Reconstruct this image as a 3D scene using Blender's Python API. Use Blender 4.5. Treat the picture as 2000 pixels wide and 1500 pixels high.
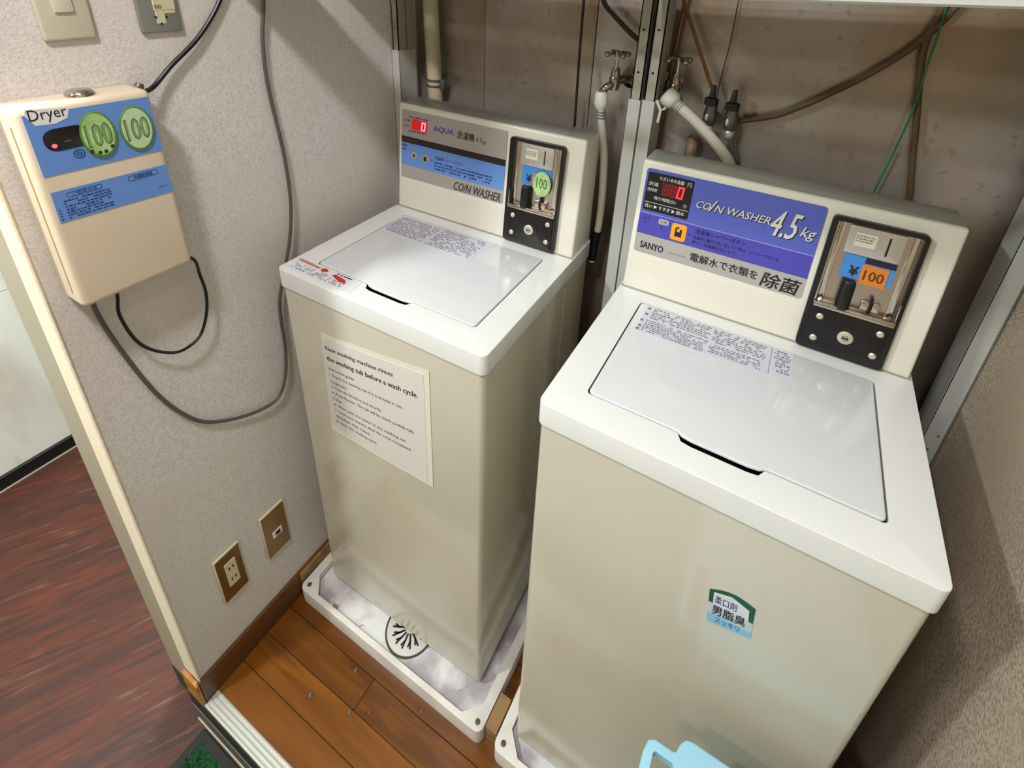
import bpy, bmesh, math, random
from mathutils import Vector, Matrix
random.seed(7)
S = bpy.context.scene
for o in list(bpy.data.objects): bpy.data.objects.remove(o)
C = S.collection
DZ = 1.13            # hall floor is z = 0; measured coordinates have z = 0 at the washer deck
T0 = Matrix.Translation((0, 0, DZ))

# ------------------------------------------------------------------ camera
cam = bpy.data.cameras.new('camera'); camo = bpy.data.objects.new('camera', cam); C.objects.link(camo)
rx = Vector((0.87538046, 0.48082118, 0.0502)); ry = Vector((0.23535971, -0.3331712, -0.91301849)); rz = Vector((-0.42227343, 0.8110536, -0.40481749))
Mc = Matrix((rx, -ry, -rz)).transposed().to_4x4(); Mc.translation = Vector((0.2213, -0.4771, 0.551 + DZ))
camo.matrix_world = Mc
cam.sensor_width = 36; cam.lens = 996.2 / 2000 * 36
cam.shift_x = -(1038.21 - 1000) / 2000; cam.shift_y = -(750 - 371.19) / 2000
cam.clip_start = 0.02
S.camera = camo
# ------------------------------------------------------------------ light, exposure
S.view_settings.view_transform = 'Standard'; S.view_settings.look = 'None'
S.view_settings.gamma = 1; S.view_settings.use_curve_mapping = False
S.view_settings.exposure = 0.1
w = bpy.data.worlds.new('world'); S.world = w; w.use_nodes = True
w.node_tree.nodes['Background'].inputs[0].default_value = (0.93, 0.95, 1.0, 1); w.node_tree.nodes['Background'].inputs[1].default_value = 0.3
def area(name, loc, size, power, col, rot=(0, 0, 0)):
    l = bpy.data.lights.new(name, 'AREA'); l.shape = 'RECTANGLE'; l.size, l.size_y = size; l.energy = power; l.color = col
    o = bpy.data.objects.new(name, l); C.objects.link(o); o.location = (loc[0], loc[1], loc[2] + DZ); o.rotation_euler = rot
    return o
area('ceiling_lamp_light', (0.45, -0.60, 1.33), (0.12, 0.12), 1.6, (1.0, 0.98, 0.97))
area('ceiling_lamp_light', (-0.12, -0.62, 1.33), (0.12, 0.12), 13.5, (1.0, 0.98, 1.0))
area('ceiling_lamp_light', (-0.50, -1.70, 1.33), (0.3, 0.15), 14, (1.0, 0.97, 0.95))
area('hall_lamp_light', (-1.02, -1.02, 1.33), (0.12, 0.12), 33, (0.93, 1.0, 0.97))
area('hall_lamp_light', (-1.25, 0.5, 1.33), (0.4, 0.4), 25, (0.95, 1.0, 0.98))

# ------------------------------------------------------------------ materials
def lin(c):
    return tuple((x / 255 / 12.92) if x / 255 <= .04045 else ((x / 255 + .055) / 1.055) ** 2.4 for x in c) + (1,)
MC = {}
def mat(name, col, rough=.5, metal=0., emit=0., spec=.5, bump=None, mottle=None, coat=0.):
    """bump=(scale,strength,(sx,sy,sz)); mottle=(scale,colour2,lo,hi,(sx,sy,sz))"""
    if name in MC: return MC[name]
    m = bpy.data.materials.new(name); m.use_nodes = True; nt = m.node_tree; b = nt.nodes['Principled BSDF']
    b.inputs['Base Color'].default_value = lin(col); b.inputs['Roughness'].default_value = rough; b.inputs['Metallic'].default_value = metal
    b.inputs['Specular IOR Level'].default_value = spec; b.inputs['Coat Weight'].default_value = coat
    if emit: b.inputs['Emission Color'].default_value = lin(col); b.inputs['Emission Strength'].default_value = emit
    def coord(s):
        tc = nt.nodes.new('ShaderNodeTexCoord'); mp = nt.nodes.new('ShaderNodeMapping'); mp.inputs['Scale'].default_value = s
        nt.links.new(tc.outputs['Object'], mp.inputs['Vector']); return mp.outputs[0]
    def noise(sc, s, det=4):
        n = nt.nodes.new('ShaderNodeTexNoise'); n.inputs['Scale'].default_value = sc; n.inputs['Detail'].default_value = det
        nt.links.new(coord(s), n.inputs['Vector']); return n.outputs['Fac']
    if mottle:
        ms = mottle if isinstance(mottle, list) else [mottle]
        prev = None
        for sc, c2, lo, hi, s in ms:
            mr = nt.nodes.new('ShaderNodeMapRange'); mr.inputs[1].default_value = lo; mr.inputs[2].default_value = hi
            nt.links.new(noise(sc, s), mr.inputs[0])
            mx = nt.nodes.new('ShaderNodeMix'); mx.data_type = 'RGBA'; nt.links.new(mr.outputs[0], mx.inputs[0])
            if prev is None: mx.inputs[6].default_value = lin(col)
            else: nt.links.new(prev, mx.inputs[6])
            mx.inputs[7].default_value = lin(c2); prev = mx.outputs[2]
        nt.links.new(prev, b.inputs['Base Color'])
    if bump:
        bs = bump if isinstance(bump, list) else [bump]
        pn = None
        for sc, st, s in bs:
            bp = nt.nodes.new('ShaderNodeBump'); bp.inputs['Strength'].default_value = st; bp.inputs['Distance'].default_value = .002 if sc > 20 else .02
            nt.links.new(noise(sc, s, 3), bp.inputs['Height'])
            if pn is not None: nt.links.new(pn, bp.inputs['Normal'])
            pn = bp.outputs[0]
        nt.links.new(pn, b.inputs['Normal'])
    MC[name] = m; return m
I3 = (1, 1, 1)
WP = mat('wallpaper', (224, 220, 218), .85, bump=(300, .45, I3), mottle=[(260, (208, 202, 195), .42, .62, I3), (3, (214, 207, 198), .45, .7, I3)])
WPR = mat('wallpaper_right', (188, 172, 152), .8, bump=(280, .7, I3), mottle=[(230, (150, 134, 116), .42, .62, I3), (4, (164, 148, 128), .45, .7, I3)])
EDGE = mat('wall_edge', (236, 224, 198), .75, bump=(90, .4, I3))
STEEL = mat('steel_panel', (178, 173, 168), .30, .55, bump=[(3.0, .12, (.3, 1, 2.0))], mottle=[(2.2, (140, 120, 94), .40, .60, (1, 1, .8)), (60, (134, 120, 102), .60, .80, I3)])
WHITE = mat('washer_white', (220, 222, 218), .22, spec=.5, coat=.2)
CAB = mat('washer_cabinet', (202, 197, 180), .16, mottle=(2.0, (190, 182, 160), .4, .7, I3))
LIDM = mat('washer_lid', (208, 211, 212), .13, spec=.6, coat=.4)
CONS = mat('console_white', (222, 220, 206), .3)
BLACK = mat('black_plastic', (16, 14, 16), .3)
DARK = mat('dark_gap', (14, 14, 12), .8)
CHROME = mat('chrome', (205, 198, 188), .16, 1.0)
CHROMEB = mat('brushed_chrome', (190, 180, 168), .3, 1.0)
TAP = mat('tap_chrome', (170, 160, 148), .14, 1.0)
SCREW = mat('screw_nickel', (206, 200, 182), .4, .5)
SILV = mat('silver_print', (172, 170, 166), .4, .1)
SILVA = mat('silver_print_grey', (168, 162, 156), .4, .1)
BLUEU = mat('violet_blue_print', (84, 96, 186), .4); BLUEL = mat('violet_blue_print_lower', (72, 70, 170), .4)
LINE = mat('pale_line', (140, 150, 215), .4)
BLUEA = mat('sky_blue_print', (98, 142, 212), .4)
INK = mat('ink', (22, 22, 24), .6); INKB = mat('ink_blue', (30, 52, 120), .6); INKG = mat('ink_grey', (112, 112, 124), .7)
LETW = mat('silver_lettering', (214, 214, 206), .4); WHT = mat('white_print', (225, 225, 222), .6)
AQB = mat('blue_lettering', (40, 66, 170), .5)
LED = mat('led_red', (255, 40, 46), .4, emit=2.6); LEDD = mat('led_window', (92, 10, 16), .3, emit=.12); LEDH = mat('led_halo_window', (190, 12, 24), .3, emit=.5)
ORG = mat('orange_label', (240, 160, 30), .5); ORG2 = mat('orange_tag', (206, 122, 34), .6)
LBL = mat('label_lilac', (202, 202, 212), .35); DBL = mat('label_blue', (62, 132, 206), .45); NAVY = mat('label_navy', (24, 28, 52), .4)
GRN = mat('coin_green', (150, 190, 112), .4, mottle=(40, (176, 212, 146), .4, .6, I3)); GRND = mat('coin_green_rim', (92, 134, 52), .4); GRNL = mat('coin_pale', (184, 214, 168), .35)
STKG = mat('sticker_green', (8, 70, 26), .4); STKB = mat('sticker_blue', (128, 182, 210), .4); STKW = mat('sticker_grey', (188, 192, 196), .4)
RED = mat('red_print', (190, 40, 30), .5); PINK = mat('red_faded_print', (196, 120, 112), .5)
IVORY = mat('timer_ivory', (222, 206, 180), .4, mottle=(6, (214, 198, 170), .4, .7, I3))
BEIGE = mat('switch_beige', (200, 196, 172), .4); GREYM = mat('plate_grey', (140, 140, 134), .4, .3)
GOLD = mat('bronze_plate', (126, 94, 46), .32, .55); CREAM = mat('socket_cream', (206, 200, 166), .4)
PVC = mat('pvc_cream', (190, 182, 148), .45); CORDB = mat('cord_black', (10, 10, 12), .4); CORDG = mat('cord_grey', (86, 84, 80), .5)
HOSE = mat('hose_grey', (196, 196, 180), .5); NUT = mat('hose_nut', (206, 212, 196), .5)
BRN = mat('cord_brown', (92, 72, 48), .5); GREEN = mat('wire_green', (20, 120, 70), .5); DKB = mat('cord_dark', (46, 38, 32), .5); COPP = mat('tube_copper', (128, 90, 56), .4, .4)
POST = mat('post_paint', (186, 188, 182), .4); POSTI = mat('post_inner', (166, 164, 152), .4, .1); POSTD = mat('post_shade_side', (120, 124, 122), .5)
PAN = mat('pan_white', (226, 222, 214), .35, mottle=(9, (206, 200, 194), .45, .65, I3))
PANF = mat('pan_floor', (226, 226, 224), .4, mottle=[(12, (170, 164, 168), .44, .62, I3), (40, (120, 110, 112), .66, .74, I3)])
WOODB = mat('wood_block', (150, 118, 76), .6, mottle=(30, (120, 92, 56), .4, .6, (.3, 1, 1)))
BASE = mat('baseboard_wood', (104, 66, 26), .45, mottle=(20, (86, 52, 18), .4, .6, (1, .15, 1)))
ALU = mat('threshold_aluminium', (206, 206, 198), .38, .35)
RUB = mat('rubber_dark', (34, 36, 30), .7); GSTRIP = mat('step_strip', (92, 88, 78), .6); CAULK = mat('caulk', (170, 166, 152), .6)
JAMB = mat('jamb_beige', (168, 160, 138), .5); JAMBF = mat('jamb_foot', (48, 54, 46), .6)
HALLW = mat('hall_panel', (232, 236, 228), .4, mottle=[(5, (206, 204, 190), .5, .7, (1, 1, .4)), (16, (188, 170, 150), .66, .78, (1, 1, .35))]); BLKB = mat('black_baseboard', (22, 20, 20), .4)
TURF = mat('turf_green', (6, 96, 44), .8); MATB = mat('mat_border', (38, 40, 36), .8)
CYAN = mat('light_blue_plastic', (150, 200, 222), .45)
CEIL = mat('ceiling_white', (225, 225, 220), .9)
LINT = mat('lint_grey', (104, 100, 98), .9)
def woodmat(name, base, c2, c3, rough, scale, rotz=0., stretch=(.12, 1, 1), worn=None):
    m = mat(name, base, rough); nt = m.node_tree; b = nt.nodes['Principled BSDF']
    tc = nt.nodes.new('ShaderNodeTexCoord'); oi = nt.nodes.new('ShaderNodeObjectInfo'); ad = nt.nodes.new('ShaderNodeVectorMath'); ad.operation = 'ADD'
    sc = nt.nodes.new('ShaderNodeVectorMath'); sc.operation = 'SCALE'; sc.inputs['Scale'].default_value = 7
    nt.links.new(oi.outputs['Random'], sc.inputs[0]); nt.links.new(tc.outputs['Object'], ad.inputs[0]); nt.links.new(sc.outputs[0], ad.inputs[1])
    mr_ = nt.nodes.new('ShaderNodeMapping'); mr_.inputs['Rotation'].default_value = (0, 0, rotz); nt.links.new(ad.outputs[0], mr_.inputs[0])
    mp = nt.nodes.new('ShaderNodeMapping'); mp.inputs['Scale'].default_value = stretch; nt.links.new(mr_.outputs[0], mp.inputs[0])
    prev = None
    for s, c, lo, hi in ((scale, c2, .42, .6), (scale * 3.3, c3, .45, .7), (scale * .35, c2, .45, .65)) + ((worn,) if worn else ()):
        n = nt.nodes.new('ShaderNodeTexNoise'); n.inputs['Scale'].default_value = s; n.inputs['Detail'].default_value = 6; n.inputs['Distortion'].default_value = .4
        nt.links.new(mp.outputs[0], n.inputs['Vector'])
        mr = nt.nodes.new('ShaderNodeMapRange'); mr.inputs[1].default_value = lo; mr.inputs[2].default_value = hi; nt.links.new(n.outputs['Fac'], mr.inputs[0])
        mx = nt.nodes.new('ShaderNodeMix'); mx.data_type = 'RGBA'; nt.links.new(mr.outputs[0], mx.inputs[0])
        if prev is None: mx.inputs[6].default_value = lin(base)
        else: nt.links.new(prev, mx.inputs[6])
        mx.inputs[7].default_value = lin(c); prev = mx.outputs[2]
    hs = nt.nodes.new('ShaderNodeHueSaturation'); mv = nt.nodes.new('ShaderNodeMapRange'); mv.inputs[3].default_value = .8; mv.inputs[4].default_value = 1.12
    nt.links.new(oi.outputs['Random'], mv.inputs[0]); nt.links.new(mv.outputs[0], hs.inputs['Value']); nt.links.new(prev, hs.inputs['Color'])
    nt.links.new(hs.outputs[0], b.inputs['Base Color']); return m
OAK = woodmat('oak_plank', (118, 68, 8), (96, 52, 4), (130, 78, 12), .3, 14)
HFLOOR = woodmat('hall_floor', (88, 38, 20), (62, 32, 24), (104, 46, 22), .55, 24, rotz=-1.02, stretch=(.13, 1.2, 1), worn=(60, (116, 84, 68), .60, .76))

# ------------------------------------------------------------------ mesh helpers
WM = {}
def ident(u, v, wv=0.): return Vector((u, v, wv))
class MB:
    def __init__(s, f=None): s.bm = bmesh.new(); s.f = f      # f maps (u,v,w) -> point
    def merge(s, t, f=None):
        f = f or s.f
        if f:
            for v in t.verts: v.co = f(*v.co)
        me = bpy.data.meshes.new('t'); t.to_mesh(me); t.free(); s.bm.from_mesh(me); bpy.data.meshes.remove(me); return s
    def box(s, x0, x1, y0, y1, z0, z1, r=0., seg=2, f=None, which=None):
        t = bmesh.new(); bmesh.ops.create_cube(t, size=1)
        for v in t.verts: v.co = Vector(((x0 + x1) / 2 + v.co.x * (x1 - x0), (y0 + y1) / 2 + v.co.y * (y1 - y0), (z0 + z1) / 2 + v.co.z * (z1 - z0)))
        if r > 0:
            es = [e for e in t.edges if which is None or which(e)]
            bmesh.ops.bevel(t, geom=es, offset=r, segments=seg, profile=.5, affect='EDGES')
        return s.merge(t, f)
    def prism(s, outer, w0, w1, holes=(), r=0., seg=2, f=None):
        """outline(s) in (u,v) extruded along w, top outer edge rounded by r"""
        t = bmesh.new(); tops = []; bots = []
        for lp in [outer] + list(holes):
            a = [t.verts.new((p[0], p[1], w1)) for p in lp]; b = [t.verts.new((p[0], p[1], w0)) for p in lp]
            n = len(lp)
            for i in range(n): t.faces.new((a[i], a[(i + 1) % n], b[(i + 1) % n], b[i]))
            tops.append(a); bots.append(b)
        def fill(rings):
            if len(rings) == 1: t.faces.new(rings[0]); return
            es = []
            for q in rings: es += [t.edges.get((q[i], q[(i + 1) % len(q)])) for i in range(len(q))]
            bmesh.ops.triangle_fill(t, use_beauty=True, use_dissolve=False, edges=es)
        fill(tops); fill(bots)
        bmesh.ops.recalc_face_normals(t, faces=t.faces)
        if r > 0:
            q = tops[0]; es = [t.edges.get((q[i], q[(i + 1) % len(q)])) for i in range(len(q))]
            bmesh.ops.bevel(t, geom=es, offset=r, segments=seg, profile=.5, affect='EDGES', clamp_overlap=True)
        return s.merge(t, f)
    def cyl(s, p0, p1, r0, r1=None, n=20, f=None, cap=True):
        r1 = r0 if r1 is None else r1; p0 = Vector(p0); p1 = Vector(p1); d = (p1 - p0); t = bmesh.new()
        bmesh.ops.create_cone(t, cap_ends=cap, segments=n, radius1=r0, radius2=r1, depth=d.length)
        M = Matrix.Translation((p0 + p1) / 2) @ d.to_track_quat('Z', 'Y').to_matrix().to_4x4()
        for v in t.verts: v.co = M @ v.co
        return s.merge(t, f)
    def lathe(s, p0, axis, prof, n=20, f=None):
        """prof: list of (dist along axis, radius)"""
        ax = Vector(axis).normalized(); q = ax.to_track_quat('Z', 'Y').to_matrix(); t = bmesh.new(); rings = []
        for h, r in prof:
            rings.append([t.verts.new(Vector(p0) + q @ Vector((r * math.cos(2 * math.pi * i / n), r * math.sin(2 * math.pi * i / n), h))) for i in range(n)])
        for a, b in zip(rings, rings[1:]):
            for i in range(n): t.faces.new((a[i], a[(i + 1) % n], b[(i + 1) % n], b[i]))
        t.faces.new(rings[0][::-1]); t.faces.new(rings[-1]); bmesh.ops.recalc_face_normals(t, faces=t.faces)
        return s.merge(t, f)
    def ball(s, c, r, f=None, sc=(1, 1, 1)):
        t = bmesh.new(); bmesh.ops.create_uvsphere(t, u_segments=14, v_segments=9, radius=r)
        for v in t.verts: v.co = Vector(c) + Vector((v.co.x * sc[0], v.co.y * sc[1], v.co.z * sc[2]))
        return s.merge(t, f)
    def tube(s, pts, r, n=10, sub=8, f=None, smooth=True):
        P = [Vector(p) for p in pts]
        if smooth and len(P) > 2:
            Q = []; E = [P[0] * 2 - P[1]] + P + [P[-1] * 2 - P[-2]]
            for i in range(1, len(E) - 2):
                a, b, c, d = E[i - 1:i + 3]
                for k in range(sub):
                    x = k / sub; Q.append(.5 * ((2 * b) + (c - a) * x + (2 * a - 5 * b + 4 * c - d) * x * x + (3 * b - a - 3 * c + d) * x ** 3))
            Q.append(P[-1]); P = Q
        t = bmesh.new(); rings = []; up = None
        for i, p in enumerate(P):
            d = (P[min(i + 1, len(P) - 1)] - P[max(i - 1, 0)]).normalized()
            if up is None: up = d.orthogonal().normalized()
            up = (up - d * up.dot(d)).normalized(); sd = d.cross(up)
            rings.append([t.verts.new(p + (up * math.cos(2 * math.pi * k / n) + sd * math.sin(2 * math.pi * k / n)) * r) for k in range(n)])
        for a, b in zip(rings, rings[1:]):
            for k in range(n): t.faces.new((a[k], a[(k + 1) % n], b[(k + 1) % n], b[k]))
        t.faces.new(rings[0][::-1]); t.faces.new(rings[-1]); bmesh.ops.recalc_face_normals(t, faces=t.faces)
        return s.merge(t, f)
    def text(s, body, u0, u1, v0, v1, wv=.0004, shear=0., bold=0., f=None):
        """lettering stretched to fill the box u0..u1 x v0..v1"""
        cu = bpy.data.curves.new('t', 'FONT'); cu.body = body; cu.size = 1; cu.shear = shear;  cu.resolution_u = 2
        ob = bpy.data.objects.new('t', cu); C.objects.link(ob); dg = bpy.context.evaluated_depsgraph_get(); dg.update()
        me = bpy.data.meshes.new_from_object(ob.evaluated_get(dg)); t = bmesh.new(); t.from_mesh(me)
        bpy.data.objects.remove(ob); bpy.data.curves.remove(cu); bpy.data.meshes.remove(me)
        if not t.verts: return s
        xs = [v.co.x for v in t.verts]; ys = [v.co.y for v in t.verts]; a, b, c, d = min(xs), max(xs), min(ys), max(ys)
        for v in t.verts: v.co = Vector((u0 + (v.co.x - a) / (b - a) * (u1 - u0), v0 + (v.co.y - c) / (d - c) * (v1 - v0), wv))
        if bold > 0:
            o_ = bold * (v1 - v0) * .55; base = t.copy()
            for dx, dy, dw in ((o_, 0, 3e-6), (-o_, 0, 6e-6), (0, o_ * .7, 9e-6), (0, -o_ * .7, 12e-6)):
                k = base.copy()
                for v in k.verts: v.co += Vector((dx, dy, dw))
                s.merge(k, f)
            base.free()
        return s.merge(t, f)
    def quad(s, pts, f=None):
        t = bmesh.new(); t.faces.new([t.verts.new(p) for p in pts]); return s.merge(t, f)
    def build(s, name, m, parent=None, M=None, shade=True, kind=None, label=None, cat=None, group=None, ang=35):
        M = T0 @ (M or Matrix.Identity(4)); bm = s.bm
        if kind is None and any(k in name for k in ('lettering', 'fine_print', 'typed_text', 'numeral', 'icon', 'digit', '_mark', 'keyhole')): kind = 'stuff'
        for v in bm.verts: v.co = M @ v.co
        xs = [v.co for v in bm.verts]
        lo = Vector([min(c[i] for c in xs) for i in range(3)]); hi = Vector([max(c[i] for c in xs) for i in range(3)])
        org = Vector(((lo.x + hi.x) / 2, (lo.y + hi.y) / 2, lo.z if parent is None else (lo.z + hi.z) / 2))
        PW = WM[parent.name] if parent else Matrix.Identity(4)
        rot = PW.to_quaternion().to_matrix().to_4x4(); W = Matrix.Translation(org) @ rot; inv = W.inverted()
        for v in bm.verts: v.co = inv @ v.co
        if shade:
            for fc in bm.faces: fc.smooth = True
            for e in bm.edges:
                if len(e.link_faces) == 2 and e.calc_face_angle(0) > math.radians(ang): e.smooth = False
        me = bpy.data.meshes.new(name); bm.to_mesh(me); bm.free(); me.materials.append(m)
        o = bpy.data.objects.new(name, me); C.objects.link(o); o.matrix_world = W
        if parent: o.parent = parent; o.matrix_parent_inverse = Matrix.Identity(4); o.matrix_basis = PW.inverted() @ W
        WM[o.name] = W
        return tag(o, label, cat, group, kind)
def tag(o, label=None, cat=None, group=None, kind=None):
    for k, v in (('label', label), ('category', cat), ('group', group), ('kind', kind)):
        if v: o[k] = v
    return o
def empty(name, loc, rotz=0., label=None, cat=None, group=None, kind=None):
    o = bpy.data.objects.new(name, None); C.objects.link(o); W = T0 @ Matrix.Translation(loc) @ Matrix.Rotation(rotz, 4, 'Z')
    o.matrix_world = W; o.empty_display_size = .05; WM[o.name] = W; return tag(o, label, cat, group, kind)
def rrect(u0, u1, v0, v1, r, n=4):
    P = []
    for cx, cy, a in ((u1 - r, v1 - r, 0), (u0 + r, v1 - r, 90), (u0 + r, v0 + r, 180), (u1 - r, v0 + r, 270)):
        for k in range(n + 1):
            t = math.radians(a + 90 * k / n); P.append((cx + r * math.cos(t), cy + r * math.sin(t)))
    return P
def circ(u, v, r, r2=None, n=28): return [(u + r * math.cos(2 * math.pi * k / n), v + (r2 or r) * math.sin(2 * math.pi * k / n)) for k in range(n)]
def fine(mb, u0, u1, v0, v1, rows, wv=.0004, dens=.8, mark=.0022, f=None, seed=1, fill=.6):
    """rows of tiny unreadable marks"""
    rnd = random.Random(seed); h = (v1 - v0) / rows
    for i in range(rows):
        y = v1 - (i + 1) * h; x = u0
        while x < u1 - mark * .5:
            l = mark * rnd.uniform(.35, 1.1)
            if x + l > u1: break
            if rnd.random() < dens:
                a = y + h * (1 - fill) * .5 + h * rnd.uniform(0, .12); b = y + h * (1 + fill) * .5 - h * rnd.uniform(0, .12)
                mb.quad([(x, a, wv), (x + l, a, wv), (x + l, b, wv), (x, b, wv)], f)
            x += l + mark * rnd.uniform(.12, .4)
    return mb
st = dict(kind='structure')

# ------------------------------------------------------------------ room shell
XL, XR, YB, ZC, ZF = -.645, .578, .53, 1.35, -1.015
MB().box(-.695, XL, -.275, YB + .1, -1.13, ZC).build('wall_left', WP, **st)
MB().box(-.6955, -.640, -.279, -.2745, -.935, ZC, .002, 1).build('trim_1', EDGE, **st)
jb = MB().box(-.800, -.6985, -.275, -.20, -1.05, ZC, .002, 1).build('trim_2', JAMB, **st)
MB().box(-.801, -.6995, -.276, -.20, -1.13, -1.05, .002, 1).build('trim_3', JAMBF, **st)
MB().box(-.6985, -.6955, -.268, -.21, -1.13, ZC).build('trim_4', RUB, **st)
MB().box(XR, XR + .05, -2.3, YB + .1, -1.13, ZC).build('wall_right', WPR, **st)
wb = empty('wall_back', (0, YB, -1.13), **st)
for a, b in ((-.695, -.4455), (-.444, -.1765), (-.175, XR + .05)):
    MB().box(a, b, YB, YB + .03, -1.13, ZC, .0008, 1).build('panel', STEEL, wb)
MB().box(-.695, XR + .05, YB + .03, YB + .06, -1.13, ZC).build('backing', DARK, wb)
MB().box(-1.86, XR + .05, -2.35, YB + .1, ZC, ZC + .05).build('ceiling', CEIL, **st)
wf = empty('wall_front', (-.6, -2.32, -1.13), **st)  # unseen wall; its brown and pale bands are invented for reflections in the steel
MB().box(-1.86, XR + .05, -2.35, -2.3, -1.13, -.36).build('lower_panel', HALLW, wf)
MB().box(-1.86, XR + .05, -2.35, -2.3, -.36, -.14).build('brown_band', mat('brown_panel', (120, 96, 72), .5), wf)
MB().box(-1.86, XR + .05, -2.35, -2.28, -.14, -.02).build('pale_reflection_band', HALLW, wf)
MB().box(-1.86, XR + .05, -2.35, -2.3, -.02, ZC).build('upper_panel', mat('brown_panel', (120, 96, 72), .5), wf)
wh = empty('wall_hall', (-1.8, -.5, -1.13), **st)
MB().box(-1.86, -1.80, -2.35, 2.2, -1.13, -.455).build('lower_panel', HALLW, wh)
MB().box(-1.86, -1.80, -2.35, 2.2, -.452, ZC).build('upper_panel', HALLW, wh)
MB().box(-1.80, -1.788, -2.3, 2.2, -1.13, -1.078, .002, 1).build('baseboard_hall', BLKB, **st)
MB().box(-1.789, -1.784, -2.3, 2.2, -1.13, -1.126).build('trim_5', CAULK, **st)
MB().box(-1.86, -.695, 2.15, 2.2, -1.13, ZC).build('wall_hall_end', HALLW, **st)
MB().box(-1.86, XR + .05, -2.35, 2.2, -1.18, -1.13).build('floor_hall', HFLOOR, **st)
# raised wooden floor, plank by plank
fl = MB().box(-.69, XR, -.284, YB, -1.13, ZF - .006).build('floor', RUB, **st)
y = -.256; row = 0; butt = {2: -.343, 1: .12, 0: .3, 3: .1}
while y < YB - .01:
    x = -.644; first = butt.get(row, -.64 + random.uniform(.1, .5)); cuts = [x, first]
    while cuts[-1] < XR - .02: cuts.append(min(cuts[-1] + .6, XR - .001))
    for a, b in zip(cuts, cuts[1:]):
        MB().box(a + .0004, b - .0004, y + .0004, min(y + .0645, YB) - .0004, ZF - .006, ZF + random.uniform(-.0003, .0003), .0008, 1).build('plank', OAK, fl)
    y += .0648; row += 1
bl = MB().box(XL, -.637, -.284, YB, ZF + .0005, -.955 + .022, .002, 1).build('baseboard_left', BASE, **st)
MB().box(-.6955, -.637, -.288, -.2795, -1.02, -.936, .001, 1).build('baseboard_left_end', mat('baseboard_end', (196, 134, 66), .5, mottle=(40, (160, 104, 44), .4, .6, I3)), **st)
# aluminium threshold with ribs, riser, strip
th = empty('threshold', (-.05, -.27, ZF - .01), **st)
MB().box(-.636, XR, -.2865, -.254, ZF - .004, ZF + .0015).build('sill', ALU, th)
for k in range(4):
    yy = -.2862 + k * .0086
    MB().box(-.636, XR, yy, yy + .0055, ZF + .001, ZF + .0045, .0012, 2).build('rib', ALU, th)
MB().box(-.70, XR, -.2885, -.284, -1.075, ZF - .002).build('riser', RUB, th)
MB().box(-.70, XR, -.2905, -.284, -1.13, -1.075).build('lower_strip', GSTRIP, th)
MB().box(-.69, XR, -.2935, -.2905, -1.13, -1.1265).build('caulk_line', CAULK, th)

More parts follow.
